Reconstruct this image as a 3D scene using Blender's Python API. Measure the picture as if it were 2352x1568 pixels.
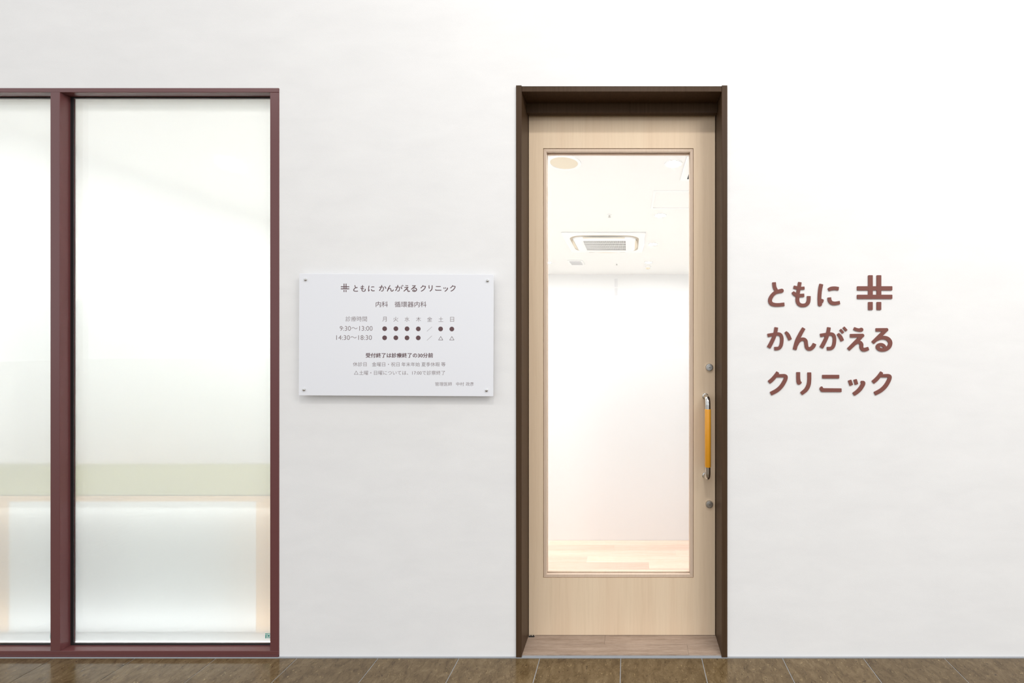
import bpy, bmesh, math, random
from mathutils import Vector, Matrix

random.seed(7)
scene = bpy.context.scene
for o in list(bpy.data.objects):
    bpy.data.objects.remove(o)
C = scene.collection

# ------------------------------------------------------------ camera, light, exposure
D = 1.5235          # camera to wall front, metres
F = 940.0           # focal length in pixels of the 2352 px frame
EYE = 1.165         # camera height
cam_d = bpy.data.cameras.new('camera')
cam_d.sensor_width = 36.0
cam_d.lens = F / 2352 * 36.0
cam_d.shift_x = (1176 - 1442) / 2352
cam_d.shift_y = (789 - 784) / 2352
cam_d.clip_start = 0.02
cam = bpy.data.objects.new('camera', cam_d)
C.objects.link(cam)
cam.location = (0, -D, EYE)
cam.rotation_euler = (math.pi / 2, 0, 0)
scene.camera = cam

scene.view_settings.view_transform = 'Standard'
scene.view_settings.look = 'None'
scene.view_settings.exposure = 0.0
scene.view_settings.gamma = 1.0
scene.view_settings.use_curve_mapping = False

scene.cycles.blur_glossy = 0.0      # keep light honest through the obscured panes
scene.cycles.transparent_max_bounces = 16

world = bpy.data.worlds.new('world')
scene.world = world
world.use_nodes = True
world.node_tree.nodes['Background'].inputs[0].default_value = (0.955, 0.978, 1.0, 1)
world.node_tree.nodes['Background'].inputs[1].default_value = 1.08


def area(name, loc, target, sx, sy, power, col):
    l = bpy.data.lights.new(name, 'AREA')
    l.shape = 'RECTANGLE'
    l.size, l.size_y = sx, sy
    l.energy = power
    l.color = col
    o = bpy.data.objects.new(name, l)
    C.objects.link(o)
    o.location = loc
    d = Vector(target) - Vector(loc)
    o.rotation_euler = d.to_track_quat('-Z', 'Y').to_euler()
    return o


# corridor ceiling lamps in front of the wall
area('corridor_lamp', (-0.05, -1.75, 3.75), (-0.05, 0.0, 1.9), 0.4, 0.10, 20, (1.0, 0.97, 0.93))
area('corridor_lamp', (2.2, -2.0, 3.4), (1.8, 0.0, 1.6), 1.8, 0.9, 58, (1.0, 0.965, 0.92))
# unseen fill lamps added to brighten the partition, floor strip and window
area('room_fill', (0.0, 0.34, 2.40), (0.0, 0.46, 0.0), 2.6, 0.22, 18, (0.93, 0.97, 1.0))
area('room_fill', (-2.1, 0.24, 2.40), (-2.1, 0.30, 0.0), 1.6, 0.12, 52, (0.95, 0.98, 1.0))
# unseen light strips added between window and cabinet to brighten its back panel
area('cabinet_fill', (-1.93, 0.062, 0.548), (-1.93, 0.16, 0.10), 1.5, 0.03, 0.55, (0.96, 0.98, 1.0))
area('cabinet_fill', (-1.93, 0.062, 0.006), (-1.93, 0.16, 0.45), 1.5, 0.03, 1.2, (0.94, 0.97, 1.0))
area('corridor_lamp', (-3.2, -1.6, 3.6), (-2.6, 0.0, 1.8), 1.2, 0.12, 7, (1.0, 0.98, 0.95))


# ------------------------------------------------------------ helpers
def bx(bm, x0, x1, y0, y1, z0, z1):
    vs = [bm.verts.new((x, y, z)) for x in (x0, x1) for y in (y0, y1) for z in (z0, z1)]
    for f in ((0, 1, 3, 2), (4, 6, 7, 5), (0, 4, 5, 1), (2, 3, 7, 6), (0, 2, 6, 4), (1, 5, 7, 3)):
        bm.faces.new([vs[i] for i in f])


def boxbm(*bs):
    bm = bmesh.new()
    for b in bs:
        bx(bm, *b)
    return bm


def lathe(bm, prof, axis_loc, axis='z', n=32, close=True):
    """revolve (r, h) profile around an axis through axis_loc"""
    rings = []
    for r, h in prof:
        ring = []
        for i in range(n):
            a = 2 * math.pi * i / n
            u, v = r * math.cos(a), r * math.sin(a)
            p = {'z': (u, v, h), 'y': (u, h, v), 'x': (h, u, v)}[axis]
            ring.append(bm.verts.new((axis_loc[0] + p[0], axis_loc[1] + p[1], axis_loc[2] + p[2])))
        rings.append(ring)
    for a, b in zip(rings, rings[1:]):
        for i in range(n):
            j = (i + 1) % n
            bm.faces.new((a[i], a[j], b[j], b[i]))
    if close:
        for ring in (rings[0], rings[-1]):
            bm.faces.new(ring)


def tube(bm, pts, r, n=16):
    pts = [Vector(p) for p in pts]
    rings = []
    for i, p in enumerate(pts):
        t = (pts[min(i + 1, len(pts) - 1)] - pts[max(i - 1, 0)]).normalized()
        u = Vector((1, 0, 0))
        v = t.cross(u).normalized()
        rings.append([bm.verts.new(p + r * (math.cos(2 * math.pi * k / n) * u + math.sin(2 * math.pi * k / n) * v)) for k in range(n)])
    for a, b in zip(rings, rings[1:]):
        for i in range(n):
            j = (i + 1) % n
            bm.faces.new((a[i], a[j], b[j], b[i]))
    bm.faces.new(rings[0])
    bm.faces.new(rings[-1])


LOC = {}


def empty(name, loc, label=None, cat=None, group=None, kind=None):
    o = bpy.data.objects.new(name, None)
    o.empty_display_size = 0.05
    C.objects.link(o)
    o.location = loc
    LOC[o.name] = Vector(loc)
    tag(o, label, cat, group, kind)
    return o


def tag(o, label=None, cat=None, group=None, kind=None):
    if label:
        o['label'] = label
    if cat:
        o['category'] = cat
    if group:
        o['group'] = group
    if kind:
        o['kind'] = kind
    return o


def obj(name, bm, m, parent=None, bevel=0.0, smooth=False, seg=2):
    """link a bmesh given in world coordinates as one mesh object, its origin at the middle of its box"""
    bmesh.ops.recalc_face_normals(bm, faces=bm.faces)
    if bevel > 0:
        bmesh.ops.bevel(bm, geom=bm.edges[:], offset=bevel, segments=seg, profile=0.5, affect='EDGES', clamp_overlap=True)
    lo = Vector([min(v.co[i] for v in bm.verts) for i in range(3)])
    hi = Vector([max(v.co[i] for v in bm.verts) for i in range(3)])
    c = (lo + hi) / 2
    bmesh.ops.translate(bm, verts=bm.verts, vec=-c)
    me = bpy.data.meshes.new(name)
    bm.to_mesh(me)
    bm.free()
    me.materials.append(m)
    if smooth:
        for p in me.polygons:
            p.use_smooth = True
        try:
            me.set_sharp_from_angle(angle=math.radians(40))
        except Exception:
            pass
    o = bpy.data.objects.new(name, me)
    C.objects.link(o)
    if parent is not None:
        o.parent = parent
        o.location = c - LOC[parent.name]
    else:
        o.location = c
    LOC[o.name] = c
    return o


def dup(o, name, loc, parent=None):
    """copy of a single mesh object at a new world place"""
    c = o.copy()
    c.name = name
    C.objects.link(c)
    if parent is not None:
        c.parent = parent
        c.location = Vector(loc) - LOC[parent.name]
    else:
        c.location = loc
    LOC[c.name] = Vector(loc)
    return c


def dup_tree(root, loc, parent=None):
    c = root.copy()
    C.objects.link(c)
    if parent is None:
        c.location = loc
        LOC[c.name] = Vector(loc)
    else:
        c.parent = parent
    for ch in root.children:
        dup_tree(ch, None, c)
    return c


def X(px, Y=0.0):
    return (px - 1442) * (D + Y) / F


def Z(py, Y=0.0):
    return EYE - (py - 789) * (D + Y) / F


# ------------------------------------------------------------ materials
def mat(name, col, rough=0.5, metal=0.0, spec=0.5, coat=0.0):
    m = bpy.data.materials.new(name)
    m.use_nodes = True
    b = m.node_tree.nodes['Principled BSDF']
    b.inputs['Base Color'].default_value = (*col, 1)
    b.inputs['Roughness'].default_value = rough
    b.inputs['Metallic'].default_value = metal
    b.inputs['Specular IOR Level'].default_value = spec
    if coat:
        b.inputs['Coat Weight'].default_value = coat
    return m


def nd(m, kind, **kw):
    n = m.node_tree.nodes.new(kind)
    for k, v in kw.items():
        if k in n.inputs:
            n.inputs[k].default_value = v
        else:
            setattr(n, k, v)
    return n


def lk(m, a, b):
    m.node_tree.links.new(a, b)


def coords(m, scale=(1, 1, 1), rand=False):
    g = nd(m, 'ShaderNodeNewGeometry') if not rand else nd(m, 'ShaderNodeTexCoord')
    mp = nd(m, 'ShaderNodeMapping')
    mp.inputs['Scale'].default_value = scale
    lk(m, g.outputs['Position' if not rand else 'Object'], mp.inputs['Vector'])
    if rand:
        oi = nd(m, 'ShaderNodeObjectInfo')
        mul = nd(m, 'ShaderNodeMath', operation='MULTIPLY')
        mul.inputs[1].default_value = 37.0
        lk(m, oi.outputs['Random'], mul.inputs[0])
        comb = nd(m, 'ShaderNodeCombineXYZ')
        for s in ('X', 'Y', 'Z'):
            lk(m, mul.outputs[0], comb.inputs[s])
        lk(m, comb.outputs[0], mp.inputs['Location'])
    return mp.outputs['Vector']


def ramp(m, fac, stops):
    r = nd(m, 'ShaderNodeValToRGB')
    e = r.color_ramp.elements
    while len(e) < len(stops):
        e.new(0.5)
    for el, (p, c) in zip(e, stops):
        el.position = p
        el.color = (*c, 1)
    lk(m, fac, r.inputs['Fac'])
    return r.outputs['Color']


def noise(m, vec, scale, detail=4.0, rough=0.55, dist=0.0):
    n = nd(m, 'ShaderNodeTexNoise')
    n.inputs['Scale'].default_value = scale
    n.inputs['Detail'].default_value = detail
    n.inputs['Roughness'].default_value = rough
    n.inputs['Distortion'].default_value = dist
    lk(m, vec, n.inputs['Vector'])
    return n.outputs['Fac']


def bsdf(m):
    return m.node_tree.nodes['Principled BSDF']


def bump(m, h, strength, dist):
    b = nd(m, 'ShaderNodeBump')
    b.inputs['Strength'].default_value = strength
    b.inputs['Distance'].default_value = dist
    lk(m, h, b.inputs['Height'])
    lk(m, b.outputs['Normal'], bsdf(m).inputs['Normal'])


def mixc(m, fac, a, b, mode='MIX'):
    n = nd(m, 'ShaderNodeMix', data_type='RGBA', blend_type=mode)
    for sock, v in ((n.inputs[0], fac), (n.inputs[6], a), (n.inputs[7], b)):
        if hasattr(v, 'links'):
            lk(m, v, sock)
        elif isinstance(v, tuple):
            sock.default_value = (*v, 1)
        else:
            sock.default_value = v
    return n.outputs[2]


# wallpaper: pale, with faint cloudy horizontal streaks and a fine woven relief
M_wall = mat('wallpaper', (0.84, 0.835, 0.83), 0.75, spec=0.25)
v = coords(M_wall, (1.0, 1.0, 2.6))
n1 = noise(M_wall, v, 4.5, 5, 0.6, 0.3)
lk(M_wall, ramp(M_wall, n1, [(0.3, (0.815, 0.811, 0.808)), (0.7, (0.855, 0.851, 0.846))]), bsdf(M_wall).inputs['Base Color'])
v2 = coords(M_wall, (1.6, 1, 1.0))
bump(M_wall, noise(M_wall, v2, 260, 3, 0.6), 0.12, 0.002)

M_inwall = mat('interior_paint', (0.86, 0.86, 0.86), 0.8, spec=0.2)
M_inceil = mat('ceiling_paint', (0.86, 0.855, 0.85), 0.9, spec=0.1)
M_partition = mat('partition_paint', (0.84, 0.845, 0.85), 0.8, spec=0.2)
M_maroon = mat('maroon_paint', (0.135, 0.045, 0.045), 0.26, spec=0.45)
M_gasket = mat('black_gasket', (0.008, 0.008, 0.009), 0.6)

# dark brown laminated frame, faint grain
M_brown = mat('brown_laminate', (0.06, 0.037, 0.022), 0.42, spec=0.14)
v = coords(M_brown, (60, 60, 1.2))
lk(M_brown, ramp(M_brown, noise(M_brown, v, 3, 4), [(0.3, (0.055, 0.031, 0.016)), (0.7, (0.074, 0.043, 0.024))]), bsdf(M_brown).inputs['Base Color'])


def wood_vertical(name, dark, light, pink, axis_scale, scale=1.0, rough=0.45, rand=False):
    m = mat(name, light, rough, spec=0.35)
    v = coords(m, axis_scale, rand)
    broad = noise(m, v, 2.2 * scale, 2, 0.5, 0.0)
    fine = noise(m, v, 13 * scale, 6, 0.7, 0.2)
    c = ramp(m, fine, [(0.28, dark), (0.55, light), (0.8, light)])
    c2 = mixc(m, 0.5, c, ramp(m, broad, [(0.35, pink), (0.65, light)]))
    if rand:                      # each plank its own tone
        o2 = nd(m, 'ShaderNodeObjectInfo')
        t2 = nd(m, 'ShaderNodeMapRange')
        t2.inputs['To Min'].default_value = 0.84
        t2.inputs['To Max'].default_value = 1.12
        lk(m, o2.outputs['Random'], t2.inputs['Value'])
        h2 = nd(m, 'ShaderNodeHueSaturation')
        lk(m, t2.outputs[0], h2.inputs['Value'])
        lk(m, c2, h2.inputs['Color'])
        c2 = h2.outputs[0]
    lk(m, c2, bsdf(m).inputs['Base Color'])
    bump(m, fine, 0.05, 0.001)
    return m


M_door = wood_vertical('pale_veneer', (0.70, 0.54, 0.37), (0.80, 0.635, 0.455), (0.75, 0.565, 0.395), (7, 7, 0.25))
M_bead = wood_vertical('bead_wood', (0.56, 0.425, 0.32), (0.68, 0.53, 0.41), (0.64, 0.49, 0.37), (9, 9, 0.6))
M_plank = wood_vertical('grey_oak', (0.15, 0.097, 0.066), (0.43, 0.33, 0.26), (0.25, 0.18, 0.135), (1.3, 26, 8), 1.9, 0.30, True)
M_infloor = wood_vertical('honey_strip_floor', (0.72, 0.48, 0.33), (0.86, 0.65, 0.54), (0.80, 0.56, 0.43), (1.2, 18, 8), 1.5, 0.35, True)
M_cabwood = mat('cabinet_wood', (0.86, 0.55, 0.30), 0.5)
M_cabtop = mat('cabinet_top', (0.20, 0.19, 0.085), 0.85, spec=0.2)
M_cabpanel = mat('cabinet_panel', (0.90, 0.90, 0.91), 0.6)


# corridor tile: brown travertine look, flecked, polished
M_tile = mat('brown_stone_tile', (0.15, 0.11, 0.07), 0.13, spec=0.42)
v = coords(M_tile, (1.5, 1.0, 1.0))
oi = nd(M_tile, 'ShaderNodeObjectInfo')
a = noise(M_tile, v, 22, 7, 0.72, 0.6)
base = ramp(M_tile, a, [(0.28, (0.070, 0.042, 0.018)), (0.5, (0.138, 0.092, 0.044)), (0.72, (0.205, 0.145, 0.078))])
fl = noise(M_tile, coords(M_tile, (2.0, 1.0, 1)), 75, 4, 0.6, 1.2)
base = mixc(M_tile, ramp(M_tile, fl, [(0.62, (0, 0, 0)), (0.72, (1, 1, 1))]), base, (0.36, 0.26, 0.13))
fl2 = noise(M_tile, coords(M_tile, (2.6, 1.3, 1)), 52, 3, 0.6, 1.0)
base = mixc(M_tile, ramp(M_tile, fl2, [(0.30, (1, 1, 1)), (0.38, (0, 0, 0))]), base, (0.05, 0.030, 0.016))
tint = nd(M_tile, 'ShaderNodeMapRange')
tint.inputs['To Min'].default_value = 0.88
tint.inputs['To Max'].default_value = 1.1
lk(M_tile, oi.outputs['Random'], tint.inputs['Value'])
hv = nd(M_tile, 'ShaderNodeHueSaturation')
lk(M_tile, tint.outputs[0], hv.inputs['Value'])
lk(M_tile, base, hv.inputs['Color'])
lk(M_tile, hv.outputs[0], bsdf(M_tile).inputs['Base Color'])
M_grout = mat('grey_grout', (0.36, 0.36, 0.36), 0.8)
M_seal = mat('grey_sealant', (0.36, 0.37, 0.39), 0.5)
M_slab = mat('subfloor', (0.74, 0.69, 0.62), 0.6)

M_chrome = mat('chrome', (0.62, 0.61, 0.59), 0.08, 1.0)
M_steel = mat('brushed_steel', (0.55, 0.54, 0.52), 0.28, 1.0)
M_dark = mat('keyhole_black', (0.01, 0.01, 0.01), 0.5)
M_amber = mat('amber_grip', (0.74, 0.315, 0.012), 0.38, coat=0.3)
M_letter = mat('brown_letter', (0.205, 0.075, 0.060), 0.5, spec=0.3)
M_acrylic = mat('white_acrylic', (0.83, 0.84, 0.88), 0.18, spec=0.4)
M_ink = mat('mauve_ink', (0.12, 0.062, 0.068), 0.6)
M_ink_thin = mat('grey_mauve_ink', (0.26, 0.21, 0.215), 0.6)
M_white = mat('white_plastic', (0.88, 0.88, 0.88), 0.5)
M_beige = mat('beige_plastic', (0.74, 0.66, 0.53), 0.7)
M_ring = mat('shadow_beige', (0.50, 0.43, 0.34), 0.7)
M_slot = mat('dark_slot', (0.03, 0.03, 0.032), 0.8)
M_pale = mat('pale_grey', (0.76, 0.76, 0.77), 0.6)
M_green = mat('green_print', (0.10, 0.42, 0.36), 0.6)
M_greenpale = mat('pale_green_print', (0.52, 0.66, 0.60), 0.6)

# clear pane: straight-through with a mirror share by angle
M_glass = bpy.data.materials.new('clear_glass')
M_glass.use_nodes = True
nt = M_glass.node_tree
nt.nodes.clear()
out = nd(M_glass, 'ShaderNodeOutputMaterial')
tr = nd(M_glass, 'ShaderNodeBsdfTransparent')
tr.inputs['Color'].default_value = (0.985, 0.99, 0.988, 1)
gl = nd(M_glass, 'ShaderNodeBsdfGlossy')
gl.inputs['Roughness'].default_value = 0.01
fr = nd(M_glass, 'ShaderNodeFresnel')
ge = nd(M_glass, 'ShaderNodeNewGeometry')
mr = nd(M_glass, 'ShaderNodeMapRange')          # same mirror share on both faces of the pane
mr.inputs['To Min'].default_value = 1.32
mr.inputs['To Max'].default_value = 1 / 1.32
lk(M_glass, ge.outputs['Backfacing'], mr.inputs['Value'])
lk(M_glass, mr.outputs[0], fr.inputs['IOR'])
mx = nd(M_glass, 'ShaderNodeMixShader')
lk(M_glass, fr.outputs[0], mx.inputs[0])
lk(M_glass, tr.outputs[0], mx.inputs[1])
lk(M_glass, gl.outputs[0], mx.inputs[2])
lk(M_glass, mx.outputs[0], out.inputs['Surface'])

# window glazing: a milky film (part see-through, part scattering) behind a clear outer pane,
# and an obscured inner pane that blurs what is seen through it
M_film = bpy.data.materials.new('milky_film')
M_film.use_nodes = True
M_film.node_tree.nodes.clear()
out = nd(M_film, 'ShaderNodeOutputMaterial')
tr = nd(M_film, 'ShaderNodeBsdfTransparent')
tr.inputs['Color'].default_value = (0.995, 1.0, 0.99, 1)
df = nd(M_film, 'ShaderNodeBsdfDiffuse')
df.inputs['Color'].default_value = (0.975, 0.98, 0.975, 1)
tl = nd(M_film, 'ShaderNodeBsdfTranslucent')
tl.inputs['Color'].default_value = (0.97, 0.98, 0.96, 1)
m1 = nd(M_film, 'ShaderNodeMixShader')
m1.inputs[0].default_value = 0.25          # scattered on through, against scattered back
m2 = nd(M_film, 'ShaderNodeMixShader')
m2.inputs[0].default_value = 0.68          # scattering share
lk(M_film, df.outputs[0], m1.inputs[1])
lk(M_film, tl.outputs[0], m1.inputs[2])
lk(M_film, tr.outputs[0], m2.inputs[1])
lk(M_film, m1.outputs[0], m2.inputs[2])
lk(M_film, m2.outputs[0], out.inputs['Surface'])

M_obscure = bpy.data.materials.new('obscured_glass')
M_obscure.use_nodes = True
M_obscure.node_tree.nodes.clear()
out = nd(M_obscure, 'ShaderNodeOutputMaterial')
rf = nd(M_obscure, 'ShaderNodeBsdfRefraction')
rf.inputs['Color'].default_value = (0.99, 1.0, 0.99, 1)
rf.inputs['Roughness'].default_value = 0.11
rf.inputs['IOR'].default_value = 1.45
lk(M_obscure, rf.outputs[0], out.inputs['Surface'])


def emit(name, col, s):
    m = bpy.data.materials.new(name)
    m.use_nodes = True
    b = bsdf(m)
    b.inputs['Base Color'].default_value = (0.8, 0.8, 0.8, 1)
    b.inputs['Emission Color'].default_value = (*col, 1)
    b.inputs['Emission Strength'].default_value = s
    return m


M_lamp = emit('downlight_glow', (0.99, 0.99, 1.0), 460)

# ------------------------------------------------------------ the setting
WT = 0.15                      # wall thickness
WX0, WX1 = -2.957, -1.2974     # window opening
WZ0, WZ1 = 0.0045, 2.1148
DX0, DX1, DZ1 = -0.4149, 0.3695, 2.1229
XL, XR, HT = -3.626, 2.7, 3.4
wall = obj('wall_front', boxbm(
    (XL, WX0, 0, WT, 0, HT), (WX0, WX1, 0, WT, WZ1, HT), (WX1, DX0, 0, WT, 0, HT),
    (DX0, DX1, 0, WT, DZ1, HT), (DX1, XR, 0, WT, 0, HT)), M_wall)
tag(wall, kind='structure')

# corridor floor: grout bed and tiles
floor = obj('floor', boxbm((XL, XR, -3.606, WT, -0.05, -0.0018)), M_grout)
tag(floor, kind='structure')
tw, td = 0.297, 0.597
first = None
for r in range(6):
    for k in range(-12, 9):
        cx, cy = -0.0262 + 0.3 * k + 0.15, -0.0065 - 0.3 - 0.6 * r
        if cx - 0.15 < XL - 0.001 or cx + 0.15 > XR + 0.03:
            continue
        if first is None:
            first = obj('tile', boxbm((cx - tw / 2, cx + tw / 2, cy - td / 2, cy + td / 2, -0.012, 0.0)), M_tile, floor, 0.0008, seg=1)
        else:
            dup(first, 'tile', (cx, cy, -0.006), floor)

far = obj('floor', boxbm((-40.0, 40.0, -30.0, -3.6065, -0.05, 0.0), (-40.0, XL - 0.0005, -3.6065, WT, -0.05, 0.0), (XR + 0.0005, 40.0, -3.6065, WT, -0.05, 0.0)), M_tile)
tag(far, kind='structure')
seal = obj('trim_1', boxbm((XL, WX0, -0.0060, -0.0002, -0.001, 0.0015), (WX0, WX1, -0.0075, -0.0035, -0.001, 0.0015),
                           (WX1, DX0, -0.0060, -0.0002, -0.001, 0.0015), (DX0, DX1, -0.0060, -0.0002, -0.001, 0.0015),
                           (DX1, XR, -0.0060, -0.0002, -0.001, 0.0015)), M_seal)
tag(seal, kind='structure')

# interior room
CEIL = EYE + 1.247
IY0, IY1 = WT, 5.85
IXL, IXR = -3.6, 2.7
fi = obj('floor', boxbm((IXL, IXR, WT, IY1, -0.06, -0.006)), M_slab)
tag(fi, kind='structure')
pw, pl = 0.062, 0.9
protos = {}
row = 0
y = WT + 0.002
while y < 0.885:
    w = min(pw, 0.889 - y)
    off = (row * 0.377 + random.random() * 0.1) % pl
    x = -3.5 - off
    while x < 2.6:
        x0, x1 = max(x, -3.55), min(x + pl, 2.65)
        if x1 - x0 > 0.05:
            obj('plank', boxbm((x0 + 0.0001, x1 - 0.0001, y, y + w - 0.0002, -0.006, 0.006)), M_infloor, fi, 0.0002, seg=1)
        x += pl
    y += pw
    row += 1

ce = obj('ceiling', boxbm((IXL, IXR, WT, IY1 + 0.1, CEIL, CEIL + 0.08)), M_inceil)
tag(ce, kind='structure')
for nm, b in (('wall_back', (IXL - 0.1, IXR + 0.1, IY1, IY1 + 0.1, -0.06, CEIL)),
              ('wall_left', (IXL - 0.1, IXL, WT, IY1, -0.06, CEIL)),
              ('wall_right', (IXR, IXR + 0.1, WT, IY1, -0.06, CEIL))):
    tag(obj(nm, boxbm(b), M_inwall), kind='structure')
PY = 0.89
PTOP = Z(688, PY)
part = obj('wall_partition', boxbm((IXL, 1.55, PY, PY + 0.09, -0.006, PTOP)), M_partition, bevel=0.003)
tag(part, kind='structure')

# ------------------------------------------------------------ window
GY = 0.026
win = empty('window_1', ((WX0 + WX1) / 2, 0, WZ0), kind='structure')
ZT, ZB = 2.0985, 0.0240        # inner edges of head and sill members
MX0, MX1 = -2.145, -2.110      # mullion
SX = 0.0325
FY0, FY1 = -0.003, 0.041
obj('head_rail', boxbm((WX0, WX1, FY0, FY1, ZT, WZ1)), M_maroon, win, 0.0012)
obj('sill_rail', boxbm((WX0, WX1, FY0, FY1, WZ0 + 0.0035, ZB)), M_maroon, win, 0.0012)
obj('foot_strip', boxbm((WX0 + 0.002, WX1 - 0.002, FY0 + 0.001, FY1, WZ0 - 0.004, WZ0 + 0.0028)), M_maroon, win, 0.0006)
for x0, x1 in ((WX0, WX0 + SX), (WX1 - SX, WX1)):
    obj('stile', boxbm((x0, x1, FY0 + 0.0006, FY1, ZB, ZT)), M_maroon, win, 0.0012)
obj('mullion', boxbm((MX0, MX1, FY0 - 0.0006, FY1, ZB, ZT)), M_maroon, win, 0.0012)
for x0, x1 in ((WX0 + SX, MX0), (MX1, WX1 - SX)):
    g = 0.0100
    gt = 0.004
    obj('gasket', boxbm((x0, x0 + g, GY, GY + 0.0028, ZB, ZT), (x1 - g, x1, GY, GY + 0.0028, ZB, ZT),
                        (x0 + g, x1 - g, GY, GY + 0.0028, ZB, ZB + 0.0055), (x0 + g, x1 - g, GY, GY + 0.0028, ZT - gt, ZT)), M_gasket, win)
    p = obj('pane', boxbm((x0 + 0.002, x1 - 0.002, GY + 0.003, GY + 0.0112, ZB + 0.001, ZT - 0.001)), M_glass, win)
    bm = bmesh.new()
    bm.faces.new([bm.verts.new((xx, GY + 0.0116, zz)) for xx, zz in ((x0 + 0.002, ZB + 0.001), (x1 - 0.002, ZB + 0.001), (x1 - 0.002, ZT - 0.001), (x0 + 0.002, ZT - 0.001))])
    obj('frosting_film', bm, M_film, p)
    obj('inner_pane', boxbm((x0 + 0.002, x1 - 0.002, GY + 0.012, GY + 0.0145, ZB + 0.001, ZT - 0.001)), M_obscure, win)
    # small green maker's print low in the right corner of each pane
    sx, sz = X(608, GY), Z(1455, GY)
    shift = x1 - (WX1 - SX)
    q = 1.0 / 607
    bars = boxbm(*[(sx + shift + a * q, sx + shift + b * q, GY + 0.0018, GY + 0.0029, sz - d * q, sz - c * q)
                   for a, b, c, d in ((0, 6, 0.3, 2.0), (0, 13, 3.4, 4.4), (1, 4, 5.4, 6.6), (6, 9.6, 3.9, 7.0), (1, 13, 7.2, 7.8), (1, 13, 9.6, 10.6), (0, 1.3, 4, 11.5), (6.5, 14, 0.5, 1.4))])
    st = obj('maker_print', bars, M_green, p)
    st['kind'] = 'stuff'

# low cabinet standing against the window, seen blurred through the frosting
CY0 = 0.130
CH = Z(1136, CY0)                           # its top is seen from above
CY1 = (EYE - CH) * F / (1064 - 789) - D
px0, px1 = X(19, CY0), X(588, CY0)          # inner edges of the wooden posts
PW = 0.095
cab = empty('low_cabinet', ((px0 + px1) / 2, (CY0 + CY1) / 2, -0.006),
            'low wooden cabinet with grey-green top and white back, blurred behind the frosted window', 'cabinet')
obj('cabinet_top', boxbm((px0 - PW - 0.6, px1 + PW, CY0 + 0.003, CY1, CH - 0.006, CH)), M_cabtop, cab, 0.002)
obj('top_rail', boxbm((px0 - PW - 0.6, px1 + PW, CY0, CY0 + 0.02, Z(1151, CY0), CH - 0.0062)), M_cabwood, cab, 0.001)
obj('back_panel', boxbm((px0, px1, CY0 + 0.003, CY0 + 0.018, 0.0, Z(1151, CY0) - 0.0005)), M_cabpanel, cab)
for x0, x1 in ((px0 - PW - 0.6, px0 - 0.0005), (px1 + 0.0005, px1 + PW)):
    obj('end_post', boxbm((x0, x1, CY0, CY1 - 0.002, -0.006, Z(1151, CY0) - 0.0005)), M_cabwood, cab, 0.001)

# ------------------------------------------------------------ door frame
JY0, JY1 = -0.006, WT + 0.01
dfm = empty('trim_2', (0, 0, 0), kind='structure')
JL, JR = -0.3939, 0.3485
HB = 2.1002
obj('jamb', boxbm((DX0, JL, JY0, JY1, 0.0015, DZ1)), M_brown, dfm, 0.0012)
obj('jamb', boxbm((JR, DX1, JY0, JY1, 0.0015, DZ1)), M_brown, dfm, 0.0012)
obj('head', boxbm((JL, JR, JY0 + 0.002, JY1, HB, 2.1196)), M_brown, dfm, 0.0012)
FBY = 0.069
obj('fascia_board', boxbm((JL, JR, FBY, 0.0895, Z(259, FBY), HB)), M_brown, dfm, 0.001)
obj('track', boxbm((JL + 0.01, JR - 0.01, 0.0905, 0.146, 2.082, HB)), M_steel, dfm, 0.001)

for x0, x1 in ((JL, JL + 0.018), (JR - 0.018, JR)):
    obj('light_block', boxbm((x0, x1, 0.1385, JY1 - 0.002, 0.009, 2.08)), M_brown, dfm, 0.001)  # unseen strips added to block light leaking past the leaf edges

# threshold of wood-look planks
LY = 0.1006
th = obj('trim_3', boxbm((JL, JR, 0.001, JY1, -0.02, 0.001)), M_slab)
tag(th, kind='structure')
zs = 0.0075
ymid = 0.052
xa, xb = X(1389, 0.075), X(1580, 0.025)
for x0, x1, y0, y1 in ((JL, xb, 0.0, ymid), (xb, JR, 0.0, ymid), (JL, xa, ymid, LY + 0.03), (xa, JR, ymid, LY + 0.03)):
    obj('plank', boxbm((x0 + 0.0002, x1 - 0.0002, y0 + 0.0003, y1 - 0.0003, 0.001, zs)), M_plank, th, 0.0003, seg=1)
obj('plank', boxbm((JL + 0.0003, JR - 0.0003, LY + 0.0303, JY1, 0.001, zs)), M_plank, th, 0.0004, seg=1)
obj('edge_strip', boxbm((JL, JR, -0.003, 0.0, 0.0002, 0.0045)), M_seal, th)

# ------------------------------------------------------------ door leaf
LT = 0.036
lx0, lx1 = -0.3925, 0.3462
lz0, lz1 = 0.0092, 2.076
ox0, ox1 = X(1247.5, LY), X(1593, LY)
oz0, oz1 = Z(1327, LY), Z(340.5, LY)
door = empty('door_1', ((lx0 + lx1) / 2, LY + LT / 2, lz0), kind='structure')
obj('door_panel', boxbm((lx0, ox0, LY, LY + LT, lz0, lz1), (ox1, lx1, LY, LY + LT, lz0, lz1),
                        (ox0, ox1, LY, LY + LT, lz0, oz0), (ox0, ox1, LY, LY + LT, oz1, lz1)), M_door, door)
bw = 0.0118
gp = 0.0016


def mitre_bead(p, q, inner_p, inner_q, y0, y1):
    """one bead with mitred ends: outer edge p-q, inner edge inner_p-inner_q (x, z pairs)"""
    bm = bmesh.new()
    vs = []
    for yy in (y0, y1):
        for (xx, zz) in (p, q, inner_q, inner_p):
            vs.append(bm.verts.new((xx, yy, zz)))
    bm.faces.new(vs[:4])
    bm.faces.new(vs[4:])
    for i in range(4):
        j = (i + 1) % 4
        bm.faces.new((vs[i], vs[j], vs[4 + j], vs[4 + i]))
    return bm


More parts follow.
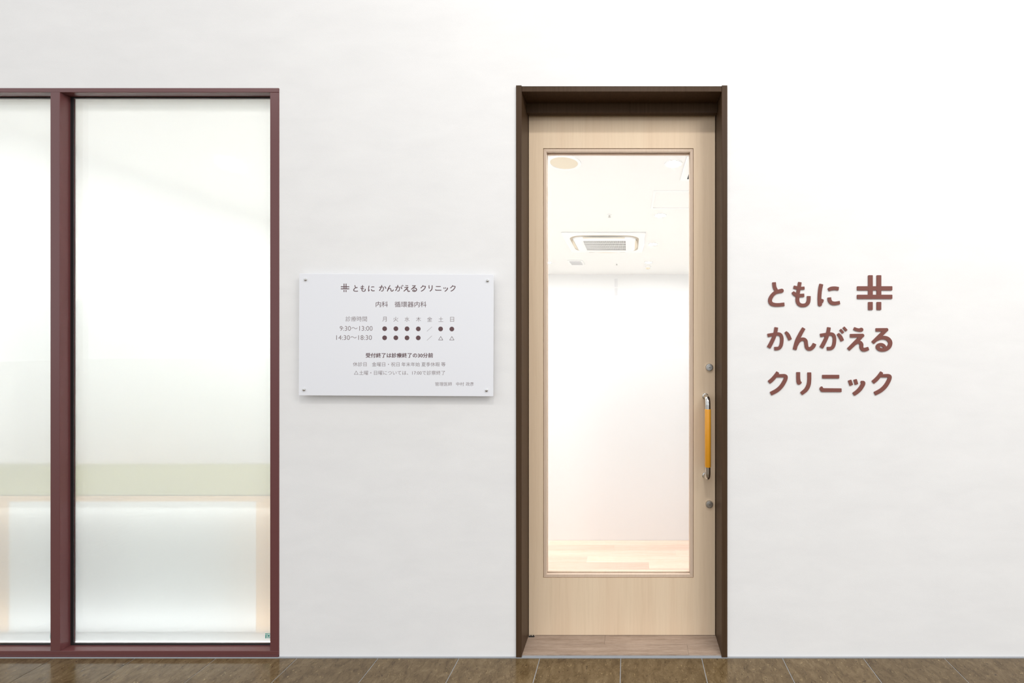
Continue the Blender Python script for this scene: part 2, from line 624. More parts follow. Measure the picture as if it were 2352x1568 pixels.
for y0, y1 in ((LY + 0.0015, LY + 0.0135), (LY + 0.0225, LY + LT - 0.001)):
    A = (ox0 + gp, oz0 + gp); B = (ox1 - gp, oz0 + gp); Cc = (ox1 - gp, oz1 - gp); Dd = (ox0 + gp, oz1 - gp)
    a = (A[0] + bw, A[1] + bw); b = (B[0] - bw, B[1] + bw); c = (Cc[0] - bw, Cc[1] - bw); d = (Dd[0] + bw, Dd[1] - bw)
    for p, q, ip, iq in ((A, B, a, b), (B, Cc, b, c), (Cc, Dd, c, d), (Dd, A, d, a)):
        obj('glazing_bead', mitre_bead(p, q, ip, iq, y0, y1), M_bead, door, 0.0006, seg=1)
obj('pane', boxbm((ox0 + 0.002, ox1 - 0.002, LY + 0.0145, LY + 0.0205, oz0 + 0.002, oz1 - 0.002)), M_glass, door)

# pull handle: chrome bar with two roses and an amber grip
HX = 0.3075
HZ1, HZ0 = 0.9560, 0.6430
HYB = LY - 0.052
h = bmesh.new()
rad = 0.026
pts = [(HX, LY - 0.001, HZ1)]
for i in range(9):
    t = math.pi / 2 * i / 8
    pts.append((HX, HYB + rad - rad * math.sin(t), HZ1 - rad + rad * math.cos(t)))
pts2 = [(px, py, HZ0 + HZ1 - pz) for px, py, pz in reversed(pts)]
tube(h, pts + pts2, 0.0100, 20)
hb = obj('handle', h, M_chrome, door, smooth=True)
hb['label'] = 'chrome pull handle with an amber grip'
g = bmesh.new()
gz1, gz0 = Z(940, HYB - 0.01), Z(1074, HYB - 0.01)
lathe(g, [(0.0101, gz0), (0.0112, gz0 + 0.0006), (0.0117, gz0 + 0.0015), (0.0117, gz1 - 0.0015), (0.0112, gz1 - 0.0006), (0.0101, gz1)], (HX, HYB, 0), 'z', 28)
gr = obj('grip', g, M_amber, hb, smooth=True)
gr['label'] = 'amber yellow grip sleeve'
for z in (HZ1, HZ0):
    r = bmesh.new()
    lathe(r, [(0.0128, LY), (0.0128, LY - 0.0035), (0.0118, LY - 0.0050), (0.0102, LY - 0.0055)], (HX, 0, z), 'y', 28)
    obj('rose', r, M_chrome, hb, smooth=True)
# two cylinder locks
for py in (843.5, 1158.5):
    kx, kz = X(1629.5, LY - 0.006), Z(py, LY - 0.006)
    r = bmesh.new()
    lathe(r, [(0.0150, LY), (0.0150, LY - 0.0040), (0.0135, LY - 0.0075), (0.0112, LY - 0.0078), (0.0108, LY - 0.0062), (0.0085, LY - 0.0062), (0.0082, LY - 0.0085), (0.0001, LY - 0.0088)], (kx, 0, kz), 'y', 32)
    lock = obj('lock_cylinder', r, M_steel, door, smooth=True)
    obj('keyhole', boxbm((kx - 0.0032, kx + 0.0032, LY - 0.0094, LY - 0.0086, kz - 0.0008, kz + 0.0008)), M_dark, lock)
# floor guide at the foot of the leaf
gd = empty('trim_4', (X(1219, LY), LY, zs), kind='structure')
gx0, gx1 = lx0 + 0.001, X(1227.5, LY - 0.006)
obj('guide_plate', boxbm((gx0, gx1, LY - 0.010, LY + 0.030, zs, zs + 0.0018)), M_dark, gd, 0.0003, seg=1)
for i in range(3):
    bxx = gx0 + 0.0035 + i * 0.0095
    r = bmesh.new()
    lathe(r, [(0.0026, zs + 0.0018), (0.0026, zs + 0.0036), (0.0016, zs + 0.0044)], (bxx, LY - 0.005, 0), 'z', 14)
    obj('guide_screw', r, M_chrome, gd, smooth=True)

# ------------------------------------------------------------ stroke lettering
S = 6.918


def smooth_path(pts, sub=7):
    """Catmull-Rom through (x, y, halfwidth)"""
    if len(pts) == 2:
        return [tuple(p) for p in pts]
    P = [pts[0]] + list(pts) + [pts[-1]]
    P[0] = tuple(2 * a - b for a, b in zip(pts[0], pts[1]))
    P[-1] = tuple(2 * a - b for a, b in zip(pts[-1], pts[-2]))
    res = []
    for i in range(1, len(P) - 2):
        p0, p1, p2, p3 = P[i - 1], P[i], P[i + 1], P[i + 2]
        for k in range(sub):
            t = k / sub
            res.append(tuple(0.5 * ((2 * b) + (-a + c) * t + (2 * a - 5 * b + 4 * c - d) * t * t + (-a + 3 * b - 3 * c + d) * t ** 3)
                             for a, b, c, d in zip(p0, p1, p2, p3)))
    res.append(tuple(pts[-1]))
    return res


def stroke_outline(path, cap0, cap1):
    """left and right edge lists; caps: 'f' flat with eased corners, 'r' round"""
    n = len(path)
    V2 = [Vector((p[0], p[1])) for p in path]
    sec = []           # (centre, normal, halfwidth)
    for i in range(n):
        t = (V2[min(i + 1, n - 1)] - V2[max(i - 1, 0)]).normalized()
        sec.append((V2[i], Vector((-t.y, t.x)), path[i][2], t))

    def cap(c, nn, w, t, kind):
        out = []
        if kind == 'r':
            for k in range(1, 7):
                a = math.pi / 2 * k / 6
                out.append((c + t * (w * math.sin(a)), nn, max(w * math.cos(a), 0.02 * w), t))
            return out
        e = 0.22 * w
        for k in range(0, 4):
            a = math.pi / 2 * k / 3
            out.append((c - t * (e - e * math.sin(a)), nn, w - e + e * math.cos(a), t))
        return out

    c0, n0, w0, t0 = sec[0]
    c1, n1, w1, t1 = sec[-1]
    head = [(c, nn, w, t0) for c, nn, w, _ in cap(c0, n0, w0, -t0, cap0)][::-1]
    tail = cap(c1, n1, w1, t1, cap1)
    body = sec[1:-1] if cap0 == 'f' or cap1 == 'f' else sec
    if cap0 == 'r':
        body = [sec[0]] + [s for s in body if s is not sec[0]]
    if cap1 == 'r':
        body = [s for s in body if s is not sec[-1]] + [sec[-1]]
    # drop body sections that lie inside an eased flat cap
    if cap0 == 'f':
        body = [s for s in body if (s[0] - c0).dot(t0) > 0.24 * w0 or (s[0] - c0).length > 2 * w0]
    if cap1 == 'f':
        body = [s for s in body if (c1 - s[0]).dot(t1) > 0.24 * w1 or (c1 - s[0]).length > 2 * w1]
    return head + body + tail


GL = {   # strokes in the crop's pixels: list of (points (x, y, halfwidth), caps)
    'to': [([(264, 262, 29), (267, 310, 29), (277, 352, 29), (300, 392, 28)], 'ff'),
           ([(384, 397, 33), (345, 405, 31), (305, 416, 29), (258, 446, 29), (218, 496, 30), (200, 548, 30), (214, 594, 30), (258, 616, 29), (330, 621, 28), (428, 612, 29)], 'rf')],
    'mo': [([(675, 260, 27), (660, 350, 28), (645, 430, 29), (637, 510, 29), (637, 560, 29), (654, 602, 28), (690, 625, 28), (727, 629, 28), (768, 621, 29), (800, 592, 30), (814, 545, 29), (816, 481, 29)], 'ff'),
           ([(575, 338, 25), (640, 352, 25), (700, 357, 24), (748, 354, 24)], 'ff'),
           ([(562, 415, 20), (578, 437, 27), (610, 462, 28), (660, 472, 27), (743, 469, 27)], 'ff')],
    'ni': [([(1016, 290, 30), (1000, 360, 30), (990, 440, 29), (986, 520, 29), (990, 580, 31), (993, 612, 33)], 'fr'),
           ([(1004, 592, 22), (1022, 566, 26), (1036, 532, 20)], 'rf'),
           ([(1126, 383, 24), (1168, 364, 30), (1225, 357, 29), (1291, 365, 28)], 'ff'),
           ([(1142, 503, 28), (1147, 548, 29), (1172, 584, 29), (1225, 598, 29), (1310, 585, 27)], 'ff')],
    'ka': [([(161, 1107, 27), (240, 1093, 26), (320, 1083, 26), (365, 1097, 27), (386, 1145, 27), (385, 1215, 27), (370, 1275, 27), (338, 1310, 27), (268, 1317, 28)], 'ff'),
           ([(300, 978, 28), (286, 1060, 28), (262, 1135, 29), (220, 1225, 30), (178, 1302, 31)], 'ff')],
    'ka_dot': [([(446, 1050, 19), (484, 1098, 28), (521, 1177, 28)], 'ff')],
    'n': [([(738, 990, 28), (680, 1090, 30), (630, 1195, 31), (591, 1334, 30)], 'ff'),
          ([(618, 1265, 24), (650, 1208, 25), (692, 1172, 26), (735, 1167, 27), (766, 1192, 28), (775, 1245, 28), (784, 1295, 28), (815, 1321, 28), (855, 1312, 30), (888, 1280, 30), (909, 1237, 29)], 'rf')],
    'ga_dot': [([(1278, 1079, 20), (1318, 1128, 28), (1350, 1194, 27)], 'ff'),
               ([(1316, 1013, 18), (1364, 1069, 18)], 'ff'), ([(1368, 977, 19), (1416, 1033, 19)], 'ff')],
    'e': [([(1532, 996, 24), (1578, 1014, 25), (1622, 1021, 27), (1650, 1016, 32)], 'fr'),
          ([(1473, 1112, 29), (1668, 1109, 29)], 'fr'),
          ([(1668, 1107, 27), (1570, 1208, 30), (1445, 1331, 27)], 'rf'),
          ([(1545, 1240, 24), (1590, 1215, 24), (1628, 1217, 26), (1652, 1248, 29), (1653, 1295, 29), (1672, 1328, 29), (1710, 1332, 30), (1767, 1314, 27)], 'rf')],
    'ru': [([(1880, 1018, 27), (2052, 1017, 27)], 'fr'),
           ([(2052, 1015, 26), (1950, 1112, 30), (1832, 1224, 27)], 'rf'),
           ([(1905, 1172, 22), (1950, 1150, 26), (2010, 1142, 29), (2065, 1157, 31), (2102, 1195, 32), (2111, 1240, 31), (2090, 1290, 31), (2042, 1325, 30), (1985, 1336, 28), (1935, 1324, 28), (1911, 1292, 30), (1925, 1264, 28), (1965, 1252, 26), (2003, 1268, 26), (2025, 1296, 25)], 'rr')],
    'ku': [([(326, 860, 25), (284, 922, 28), (240, 974, 30), (182, 1024, 29)], 'ff'),
           ([(300, 918, 25), (380, 917, 26), (432, 918, 27), (452, 940, 29), (432, 1002, 30), (380, 1085, 31), (310, 1150, 31), (210, 1204, 30)], 'rf')],
    'ri': [([(648, 860, 30), (649, 960, 30), (655, 1010, 33), (660, 1027, 33)], 'fr'),
           ([(662, 1032, 26), (683, 1026, 19)], 'rr'),
           ([(824, 864, 30), (824, 980, 30), (812, 1065, 31), (772, 1140, 31), (696, 1204, 27)], 'ff')],
    'ni_k': [([(1030, 932, 29), (1299, 932, 29)], 'ff'),
             ([(1030, 1145, 30), (1336, 1147, 29)], 'rf'),
             ([(1030, 1138, 32), (1012, 1122, 24), (1020, 1104, 17)], 'rr')],
    'tsu': [([(1465, 988, 27), (1494, 1070, 28)], 'ff'), ([(1552, 976, 26), (1575, 1056, 27)], 'ff'),
            ([(1643, 1014, 14), (1666, 1020, 24), (1682, 1032, 31), (1671, 1066, 32), (1634, 1124, 32), (1586, 1172, 31), (1526, 1214, 28)], 'ff')],
}


def shifted(strokes, dx):
    return [([(x + dx, y, w) for x, y, w in p], c) for p, c in strokes]


# every character: strokes, crop's top in photo pixels
CHARS = [('to', GL['to'], 610), ('mo', GL['mo'], 610), ('ni', GL['ni'], 610),
         ('ka', GL['ka'] + GL['ka_dot'], 610), ('n', GL['n'], 610), ('ga', shifted(GL['ka'], 837) + GL['ga_dot'], 610),
         ('e', GL['e'], 610), ('ru', GL['ru'], 610),
         ('ku', GL['ku'], 730), ('ri', GL['ri'], 730), ('ni_k', GL['ni_k'], 730), ('tsu', GL['tsu'], 730), ('ku2', shifted(GL['ku'], 1652), 730)]
LOGO_TOP = [(1583, 2143, 325, 392), (1583, 2143, 460, 527), (1760, 1832, 150, 500), (1895, 1967, 150, 500)]
LOGO_FOOT = [(1760, 1832, 575, 703), (1895, 1967, 575, 703)]


def add_strokes(bm, strokes, tf, yfront, yback, rise=0.0001):
    """tf maps crop pixels to world (x, z); front face at yfront, solid to yback"""
    for si, (pts, caps) in enumerate(strokes):
        secs = stroke_outline(smooth_path(pts), caps[0], caps[1])
        yf0 = yfront - si * 0.00012
        L, R, L2, R2 = [], [], [], []
        for ci, (c, nn, w, t) in enumerate(secs):
            yf = yf0 - rise * ci / len(secs)
            a, b = c + nn * w, c - nn * w
            xa, za = tf(a.x, a.y)
            xb, zb = tf(b.x, b.y)
            L.append(bm.verts.new((xa, yf, za))); R.append(bm.verts.new((xb, yf, zb)))
            L2.append(bm.verts.new((xa, yback, za))); R2.append(bm.verts.new((xb, yback, zb)))
        for i in range(len(L) - 1):
            bm.faces.new((L[i], L[i + 1], R[i + 1], R[i]))
            bm.faces.new((L2[i], R2[i], R2[i + 1], L2[i + 1]))
            bm.faces.new((L[i], L2[i], L2[i + 1], L[i + 1]))
            bm.faces.new((R[i], R[i + 1], R2[i + 1], R2[i]))
        bm.faces.new((L[0], R[0], R2[0], L2[0]))
        bm.faces.new((L[-1], L2[-1], R2[-1], R[-1]))


LTH = 0.003       # letter thickness
KANA = {'to': ('と', 'starting the top line right of the door'), 'mo': ('も', 'in the middle of the top line right of the door'),
        'ni': ('に', 'beside the crossed-bars emblem'), 'ka': ('か', 'starting the middle line of wall letters'),
        'n': ('ん', 'second in the middle line of wall letters'), 'ga': ('が', 'with two small ticks, centre of the middle line'),
        'e': ('え', 'fourth in the middle line of wall letters'), 'ru': ('る', 'with a loop, ending the middle line'),
        'ku': ('ク', 'starting the bottom line of wall letters'), 'ri': ('リ', 'of two strokes, second in the bottom line'),
        'ni_k': ('ニ', 'of two flat bars, centre of the bottom line'), 'tsu': ('ッ', 'small, just left of the bottom line\'s last letter'),
        'ku2': ('ク', 'ending the bottom line of wall letters')}
for key, strokes, top in CHARS:
    def tf(x, y, top=top):
        return X(1740 + x / S, -LTH), Z(top + y / S, -LTH)
    bm = bmesh.new()
    add_strokes(bm, strokes, tf, -LTH, 0.0)
    o = obj('sign_letter', bm, M_letter)
    ch, where = KANA[key]
    tag(o, 'raised brown kana letter %s, %s' % (ch, where), 'sign letter', 'raised brown letters on the wall')


def rbar(bm, x0, x1, y0, y1, tf, yf, yb, r=9):
    pts = []
    for cx, cy, a0 in ((x1 - r, y1 - r, 0), (x0 + r, y1 - r, 90), (x0 + r, y0 + r, 180), (x1 - r, y0 + r, 270)):
        for k in range(4):
            a = math.radians(a0 + 30 * k)
            pts.append((cx + r * math.cos(a), cy + r * math.sin(a)))
    f = [bm.verts.new((tf(*p)[0], yf, tf(*p)[1])) for p in pts]
    b = [bm.verts.new((tf(*p)[0], yb, tf(*p)[1])) for p in pts]
    bm.faces.new(f)
    bm.faces.new(b)
    for i in range(len(f)):
        j = (i + 1) % len(f)
        bm.faces.new((f[i], f[j], b[j], b[i]))


def tf610(x, y):
    return X(1740 + x / S, -LTH), Z(610 + y / S, -LTH)


ex, ez = tf610(1863, 703)
emblem = empty('wall_emblem', (ex, 0, ez), 'raised brown emblem of two upright and two level crossed bars beside the top line', 'emblem')
for i, (x0, x1, y0, y1) in enumerate(LOGO_TOP):
    bm = bmesh.new()
    rbar(bm, x0, x1, y0, y1, tf610, -LTH - i * 0.00006, 0.0)
    obj('level_bar' if i < 2 else 'upright_bar', bm, M_letter, emblem)
for x0, x1, y0, y1 in LOGO_FOOT:
    bm = bmesh.new()
    rbar(bm, x0, x1, y0, y1, tf610, -LTH, 0.0)
    obj('foot_bar', bm, M_letter, emblem)

# ------------------------------------------------------------ notice board on the wall
BOFF, BT = 0.016, 0.005
BF = -(BOFF + BT)                       # board front
bcx, bcz = X(909.8, BF), Z(769, BF)
bw2, bh2 = 446.5 * (D + BF) / F / 2, 280 * (D + BF) / F / 2
board = empty('notice_board', (bcx, 0, bcz - bh2),
              'white acrylic clinic hours board on four studs, left of the door', 'notice board')
bo = obj('board_panel', boxbm((bcx - bw2, bcx + bw2, BF, -BOFF, bcz - bh2, bcz + bh2)), M_acrylic, board, 0.0006, seg=1)
for px, py in ((700.3, 641.7), (1118.8, 644.2), (698.2, 894.8), (1117.8, 896.3)):
    sx, sz = X(px, BF - 0.003), Z(py + (909.8 - px) * 0.0048, BF - 0.003)
    r = bmesh.new()
    lathe(r, [(0.0042, 0.0), (0.0042, BF), (0.0052, BF), (0.0052, BF - 0.0028), (0.0042, BF - 0.0042), (0.002, BF - 0.0048)], (sx, 0, sz), 'y', 20)
    obj('stud', r, M_chrome, board, smooth=True)

PF = BF - 0.0002                        # print lies on the board


def text_print(body, x0, x1, y0, y1, m, off=0.0, name='lettering', bold=False):
    cu = bpy.data.curves.new('t', 'FONT')
    cu.body = body
    cu.size = 1.0
    cu.resolution_u = 3
    cu.offset = off
    to = bpy.data.objects.new('t', cu)
    C.objects.link(to)
    dg = bpy.context.evaluated_depsgraph_get()
    me = bpy.data.meshes.new_from_object(to.evaluated_get(dg))
    bpy.data.objects.remove(to)
    bm = bmesh.new()
    bm.from_mesh(me)
    bpy.data.meshes.remove(me)
    lo = [min(v.co[i] for v in bm.verts) for i in range(2)]
    hi = [max(v.co[i] for v in bm.verts) for i in range(2)]
    for v in bm.verts:
        px = x0 + (v.co.x - lo[0]) / (hi[0] - lo[0]) * (x1 - x0)
        py = y1 - (v.co.y - lo[1]) / (hi[1] - lo[1]) * (y1 - y0)
        v.co = flat(px, py)
    if bold:                     # heavier strokes: the same print laid down again a hair to each side
        src = bm.copy()
        me2 = bpy.data.meshes.new('b')
        for k, (ax, az) in enumerate(((0.00042, 0), (-0.00042, 0), (0, 0.0003), (0, -0.0003))):
            cp = src.copy()
            bmesh.ops.translate(cp, verts=cp.verts, vec=(ax, -0.00002 * (k + 1), az))
            cp.to_mesh(me2)
            bm.from_mesh(me2)
            cp.free()
        src.free()
        bpy.data.meshes.remove(me2)
    o = obj(name, bm, m, board)
    return o


def flat(px, py, d=0.0):
    py = py + (909.8 - px) * 0.0048     # level the crop's slight tilt; the whole board is turned below
    return Vector((X(px, PF), PF - d, Z(py, PF)))


B = 5.113


def T(body, x0, x1, y0, y1, m, off=0.0, oy=620, bold=False):
    return text_print(body, 680 + x0 / B, 680 + x1 / B, oy + y0 / B, oy + y1 / B, m, off, bold=bold)


# clinic name in the same letter shapes as the wall sign
def title_tf(x, y, ox, top):
    px = ox + x
    py = top + y
    return px, py


def title_word(keys, x0, x1, y0, y1):
    sts = []
    for k in keys:
        for kk, st, tp in CHARS:
            if kk == k:
                sts.append(st)
    allp = [(x - w, x + w, y - w, y + w) for st in sts for p, c in st for x, y, w in p]
    ax0, ax1 = min(a[0] for a in allp), max(a[1] for a in allp)
    ay0, ay1 = min(a[2] for a in allp), max(a[3] for a in allp)

    def tf(x, y):
        px = x0 + (x - ax0) / (ax1 - ax0) * (x1 - x0)
        py = y0 + (y - ay0) / (ay1 - ay0) * (y1 - y0)
        v = flat(680 + px / B, 620 + py / B)
        return v.x, v.z
    bm = bmesh.new()
    for st in sts:
        add_strokes(bm, [([(x, y, w * 0.72) for x, y, w in p], c) for p, c in st], tf, PF, PF + 0.0001)
    obj('lettering', bm, M_ink, board)


title_word(('to', 'mo', 'ni'), 668, 926, 172, 255)
title_word(('ka', 'n', 'ga', 'e', 'ru'), 966, 1420, 170, 256)
title_word(('ku', 'ri', 'ni_k', 'tsu', 'ku2'), 1454, 1872, 172, 256)
bm = bmesh.new()
for x0, x1, y0, y1 in LOGO_TOP + LOGO_FOOT:
    def tfl(x, y):
        v = flat(680 + (523 + (x - 1583) / 560 * 99) / B, 620 + (159 + (y - 150) / 553 * 98) / B)
        return v.x, v.z
    s = 9 if x1 - x0 > 100 else 9
    if x1 - x0 > 100:
        rbar(bm, x0, x1, y0 + 5, y1 - 5, tfl, PF, PF + 0.0001, 4)
    else:
        rbar(bm, x0 + 8, x1 - 8, y0, y1, tfl, PF - 0.00003, PF + 0.0001, 4)
obj('printed_emblem', bm, M_ink, board)

T('内科', 935, 1076, 368, 434, M_ink, 0.0)
T('循環器内科', 1156, 1530, 369, 436, M_ink, 0.0)
T('診療時間', 581, 832, 543, 603, M_ink_thin, -0.006)
for ch, cx, w in (('月', 1038, 50), ('火', 1171, 58), ('水', 1303, 58), ('木', 1437, 58), ('金', 1568, 60), ('土', 1700, 56), ('日', 1832, 44)):
    T(ch, cx - w / 2, cx + w / 2, 548 + (cx - 1038) * 0.003, 604 + (cx - 1038) * 0.003, M_ink_thin, -0.006)
T('9:30～13:00', 513, 898, 657, 712, M_ink_thin, -0.004)
T('14:30～18:30', 473, 890, 765, 820, M_ink_thin, -0.004)
d0 = None
for cx, cy in ((1040, 688), (1172, 688), (1303, 689), (1435, 690), (1697, 691), (1829, 692), (1040, 795), (1172, 795), (1303, 796), (1435, 796)):
    p = flat(680 + cx / B, 620 + cy / B)
    if d0 is None:
        r = bmesh.new()
        rr = 27.5 / B * (D + PF) / F
        lathe(r, [(rr, PF), (rr, PF + 0.0001)], (p.x, 0, p.z), 'y', 28)
        d0 = obj('printed_dot', r, M_ink, board)
    else:
        dup(d0, 'printed_dot', (p.x, PF + 0.00005, p.z), board)


def line_print(segs, w, name, m):
    bm = bmesh.new()
    for (xa, ya), (xb, yb) in segs:
        t = Vector((xb - xa, yb - ya)).normalized()
        nn = Vector((-t.y, t.x)) * w
        q = [(xa - t.x * w + nn.x, ya - t.y * w + nn.y), (xb + t.x * w + nn.x, yb + t.y * w + nn.y), (xb + t.x * w - nn.x, yb + t.y * w - nn.y), (xa - t.x * w - nn.x, ya - t.y * w - nn.y)]
        bm.faces.new([bm.verts.new(flat(680 + a / B, 620 + b / B)) for a, b in q])
    return obj(name, bm, m, board)


for ya, yb in ((718, 667), (826, 772)):
    line_print([((1537, ya), (1595, yb))], 1.3, 'printed_slash', M_ink_thin)
for cx in (1699, 1830):
    line_print([((cx - 25, 820), (cx + 25, 820)), ((cx + 25, 820), (cx, 780)), ((cx, 780), (cx - 25, 820))], 2.1, 'printed_triangle', M_ink)
T('受付終了は診療終了の30分前', 820, 1608, 104, 159, M_ink, 0.0, 790, True)
T('休診日', 670, 830, 211, 261, M_ink_thin, -0.004, 790)
T('金曜日・祝日', 893, 1217, 212, 262, M_ink_thin, -0.004, 790)
T('年末年始', 1240, 1455, 213, 262, M_ink_thin, -0.004, 790)
T('夏季休暇', 1475, 1688, 213, 263, M_ink_thin, -0.004, 790)
T('等', 1706, 1756, 212, 262, M_ink_thin, 0.0, 790)
oy = 170 * B
line_print([((686, 355 + oy), (731, 355 + oy)), ((731, 355 + oy), (708.5, 316 + oy)), ((708.5, 316 + oy), (686, 355 + oy))], 1.8, 'printed_triangle', M_ink_thin)
T('土曜・日曜については、17:00で診察終了', 744, 1752, 311, 362, M_ink_thin, -0.004, 790)
T('管理医師', 1636, 1834, 446, 490, M_ink_thin, -0.004, 790)
T('中村', 1882, 1976, 446, 490, M_ink_thin, -0.004, 790)
T('政彦', 1997, 2090, 446, 490, M_ink_thin, -0.004, 790)
# the board hangs a touch out of level
ang = math.radians(0.275)
board.matrix_world = Matrix.Translation((bcx, 0, bcz)) @ Matrix.Rotation(ang, 4, 'Y') @ Matrix.Translation((0, 0, -bh2))

# ------------------------------------------------------------ fittings inside the room
# downlights: rows across the room
dl = None
n = 0
ROWN = {0.316: 'row behind the door glass', -1.23: 'row left of the door', -2.75: 'row above the cabinet'}
ORD = ['nearest the front wall', 'second from the front wall', 'third from the front wall', 'nearest the back wall']
for xr in (0.316, -1.23, -2.75, 1.85):
    for j, yr in enumerate((1.31, 2.45, 3.60, 4.76)):
        lab = 'lit downlight %s in the %s' % (ORD[j], ROWN.get(xr, 'right wall row'))
        if dl is None:
            dl = empty('downlight', (xr, yr, CEIL), lab, 'ceiling light', 'ceiling downlights in the room')
            r = bmesh.new()
            lathe(r, [(0.062, CEIL), (0.062, CEIL - 0.004), (0.052, CEIL - 0.006), (0.047, CEIL - 0.004), (0.047, CEIL)], (xr, yr, 0), 'z', 32, False)
            obj('trim_ring', r, M_white, dl, smooth=True)
            r = bmesh.new()
            lathe(r, [(0.046, CEIL - 0.0005), (0.046, CEIL - 0.003), (0.040, CEIL - 0.0035)], (xr, yr, 0), 'z', 32)
            obj('lamp_lens', r, M_lamp, dl)
        else:
            c = dup_tree(dl, (xr, yr, CEIL))
            c['label'] = lab

# round ceiling speaker near the door
yq = 1.247 * F / 416 - D
xq = X(1295.5, yq)
sp = empty('ceiling_speaker', (xq, yq, CEIL), 'round beige ceiling disc with white rim, upper left of the door glass', 'speaker')
r = bmesh.new()
lathe(r, [(0.118, CEIL), (0.117, CEIL - 0.006), (0.108, CEIL - 0.010), (0.097, CEIL - 0.008), (0.093, CEIL - 0.003)], (xq, yq, 0), 'z', 40, False)
obj('rim', r, M_white, sp, smooth=True)
r = bmesh.new()
lathe(r, [(0.094, CEIL), (0.094, CEIL - 0.005), (0.060, CEIL - 0.0062), (0.001, CEIL - 0.0068)], (xq, yq, 0), 'z', 40)
obj('speaker_grille', r, M_beige, sp, smooth=True)


# cassette air conditioner
def cassette(cx, cy, label):
    root = empty('air_conditioner', (cx, cy, CEIL), label, 'air conditioner', 'ceiling air conditioners')
    hs = 0.475
    zc = CEIL
    # square fascia with raised rounded middle
    bm = boxbm((cx - hs, cx + hs, cy - hs, cy + hs, zc - 0.020, zc))
    obj('fascia_panel', bm, M_white, root, 0.006)

    def rring(bm, half, rc, z, n=8):
        vs = []
        for qx, qy, a0 in ((1, 1, 0), (-1, 1, 90), (-1, -1, 180), (1, -1, 270)):
            for k in range(n + 1):
                a = math.radians(a0 + 90 * k / n)
                vs.append(bm.verts.new((cx + qx * (half - rc) + rc * math.cos(a), cy + qy * (half - rc) + rc * math.sin(a), z)))
        return vs

    def loft(bm, rings, cap=True):
        for a, b in zip(rings, rings[1:]):
            for i in range(len(a)):
                j = (i + 1) % len(a)
                bm.faces.new((a[i], a[j], b[j], b[i]))
        if cap:
            bm.faces.new(rings[-1])
    # outlet recess: a dark rounded-square groove
    bm = bmesh.new()
    loft(bm, [rring(bm, 0.405, 0.16, zc - 0.0205), rring(bm, 0.395, 0.15, zc - 0.0225), rring(bm, 0.372, 0.13, zc - 0.0215)], False)
    obj('outlet_ring', bm, M_ring, root, smooth=True)
    # raised centre cover
    bm = bmesh.new()
    loft(bm, [rring(bm, 0.370, 0.14, zc - 0.020), rring(bm, 0.368, 0.14, zc - 0.034), rring(bm, 0.355, 0.13, zc - 0.041), rring(bm, 0.25, 0.02, zc - 0.042)], False)
    obj('centre_cover', bm, M_white, root, smooth=True)
    # four louvres
    for dx, dy in ((0, -1), (0, 1), (-1, 0), (1, 0)):
        bm = bmesh.new()
        k = 12
        A, Bq = [], []
        for i in range(k + 1):
            t = -0.24 + 0.48 * i / k
            bow = 0.022 * (1 - (t / 0.24) ** 2)
            for lst, rr_, zz in ((A, 0.362, zc - 0.0415), (Bq, 0.372 + bow, zc - 0.030 - bow * 0.5)):
                lst.append(bm.verts.new((cx + dx * rr_ + (t if dy else 0), cy + dy * rr_ + (t if dx else 0), zz)))
        for i in range(k):
            bm.faces.new((A[i], A[i + 1], Bq[i + 1], Bq[i]))
        obj('louvre', bm, M_beige, root, smooth=True)
    # intake grille: dark back, white bars
    obj('intake_back', boxbm((cx - 0.25, cx + 0.25, cy - 0.25, cy + 0.25, zc - 0.030, zc - 0.026)), M_slot, root)
    bm = bmesh.new()
    for i in range(53):
        xx = cx - 0.25 + 0.5 * i / 52
        bx(bm, xx - 0.0022, xx + 0.0022, cy - 0.25, cy + 0.25, zc - 0.040, zc - 0.031)
    for i in range(5):
        yy = cy - 0.25 + 0.5 * i / 4
        bx(bm, cx - 0.252, cx + 0.252, yy - 0.007, yy + 0.007, zc - 0.0408, zc - 0.0375)
    g = obj('intake_grille', bm, M_white, root)
    g['kind'] = 'stuff'
    return root


cassette(-0.275, 5.05 - D, 'white square ceiling air conditioner with central slotted grille, seen through the door glass')

# slot diffuser at the right edge of the view through the door
yd = 1.247 * F / (789 - 408) - D
xd = X(1578, yd)
dfz = empty('slot_diffuser', (xd + 0.18, yd - 0.1, CEIL), 'white ceiling slot diffuser with dark slot, at the door glass\'s upper right edge', 'air vent')
obj('diffuser_frame', boxbm((xd - 0.05, xd + 0.4, yd - 0.36, yd + 0.04, CEIL - 0.010, CEIL)), M_white, dfz, 0.003)
obj('slot', boxbm((xd, xd + 0.020, yd - 0.30, yd, CEIL - 0.0112, CEIL - 0.0101)), M_slot, dfz)

# inspection hatch
yh0, yh1 = 1.247 * F / 352 - D, 1.247 * F / 311 - D
xh = X(1501, yh0)
hs = yh1 - yh0
ht = empty('ceiling_hatch', (xh + hs / 2, (yh0 + yh1) / 2, CEIL), 'square white framed ceiling access hatch behind the door glass', 'hatch')
t = 0.022
obj('hatch_frame', boxbm((xh, xh + t, yh0, yh1, CEIL - 0.006, CEIL), (xh + hs - t, xh + hs, yh0, yh1, CEIL - 0.006, CEIL),
                         (xh + t, xh + hs - t, yh0, yh0 + t, CEIL - 0.006, CEIL), (xh + t, xh + hs - t, yh1 - t, yh1, CEIL - 0.006, CEIL)), M_white, ht)
obj('hatch_lid', boxbm((xh + t + 0.002, xh + hs - t - 0.002, yh0 + t + 0.002, yh1 - t - 0.002, CEIL - 0.002, CEIL)), M_inceil, ht)

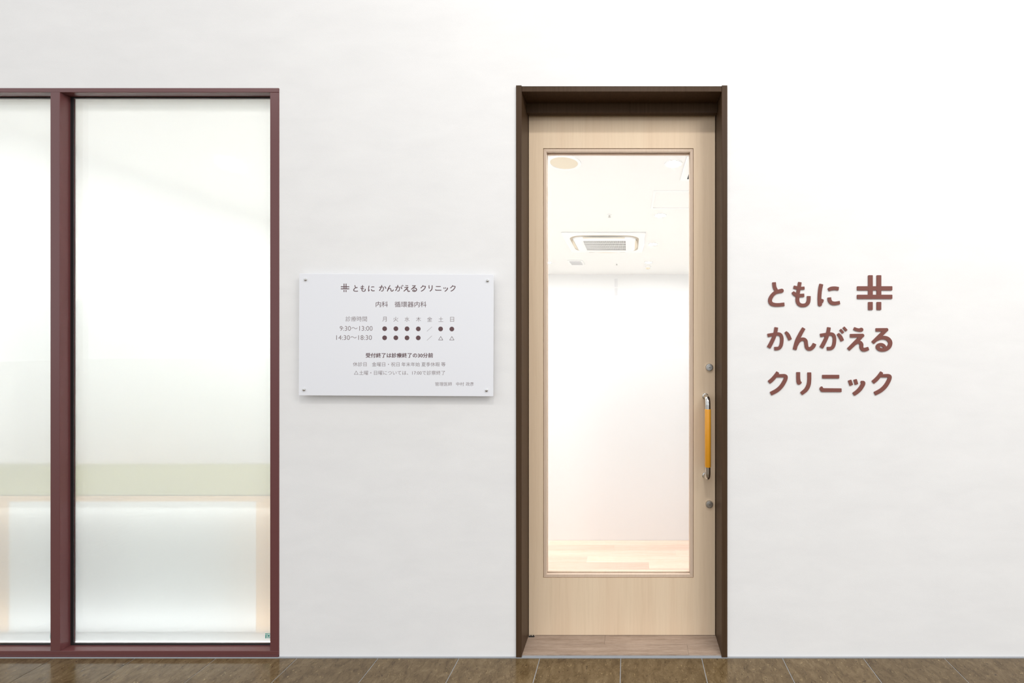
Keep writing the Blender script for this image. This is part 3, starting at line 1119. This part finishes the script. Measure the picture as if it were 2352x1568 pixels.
# sprinkler heads
for (px, off, lab) in ((1400, 296, 'small grey sprinkler head on the ceiling in front of the air conditioner'),
                       (1416.5, 184, 'tiny grey sprinkler head on the ceiling behind the air conditioner')):
    ys = 1.247 * F / off - D
    xs = X(px, ys)
    sk = empty('sprinkler', (xs, ys, CEIL), lab, 'sprinkler', 'ceiling sprinklers')
    r = bmesh.new()
    lathe(r, [(0.022, CEIL), (0.022, CEIL - 0.003), (0.014, CEIL - 0.006)], (xs, ys, 0), 'z', 20)
    obj('escutcheon', r, M_white, sk, smooth=True)
    r = bmesh.new()
    lathe(r, [(0.008, CEIL - 0.006), (0.007, CEIL - 0.022), (0.013, CEIL - 0.024), (0.013, CEIL - 0.027)], (xs, ys, 0), 'z', 16)
    obj('sprinkler_body', r, M_steel, sk, smooth=True)

# small square exhaust vent
yv = 1.247 * F / 186 - D
xv = X(1324, yv)
ev = empty('exhaust_vent', (xv, yv, CEIL), 'small square ceiling vent with grey grille, left beyond the air conditioner', 'air vent')
obj('vent_frame', boxbm((xv - 0.115, xv + 0.115, yv - 0.20, yv + 0.12, CEIL - 0.012, CEIL)), M_white, ev, 0.004)
obj('vent_back', boxbm((xv - 0.085, xv + 0.085, yv - 0.15, yv + 0.09, CEIL - 0.0135, CEIL - 0.0125)), M_slot, ev)
bm = bmesh.new()
for i in range(11):
    yy = yv - 0.15 + 0.024 * i
    bx(bm, xv - 0.085, xv + 0.085, yy - 0.006, yy + 0.006, CEIL - 0.019, CEIL - 0.0138)
sl = obj('vent_slats', bm, M_pale, ev)
sl['kind'] = 'stuff'

# smoke detector
ym = 1.247 * F / 177 - D
xm = X(1488, ym)
sd = empty('smoke_detector', (xm, ym, CEIL), 'round off-white smoke detector on the ceiling, right beyond the air conditioner', 'smoke detector')
r = bmesh.new()
lathe(r, [(0.055, CEIL), (0.055, CEIL - 0.010), (0.048, CEIL - 0.020)], (xm, ym, 0), 'z', 28)
obj('detector_base', r, M_white, sd, smooth=True)
r = bmesh.new()
lathe(r, [(0.036, CEIL - 0.020), (0.034, CEIL - 0.034), (0.020, CEIL - 0.042), (0.001, CEIL - 0.043)], (xm, ym, 0), 'z', 28)
obj('detector_cap', r, M_beige, sd, smooth=True)

# narrow pale sign strip on the far wall
yb = IY1 - 0.006
st = empty('wall_strip_sign', (X(1414.7, yb), IY1, Z(690, yb)), 'narrow upright pale grey strip sign on the far white wall', 'sign')
for ya, yb_ in ((640, 658.5), (661.5, 678.5), (681, 687.5)):
    for xa, xb in ((1411.6, 1415.0), (1415.9, 1418.2)):
        obj('strip_panel', boxbm((X(xa, yb), X(xb, yb), IY1 - 0.008, IY1, Z(yb_, yb), Z(ya, yb))), M_pale, st)
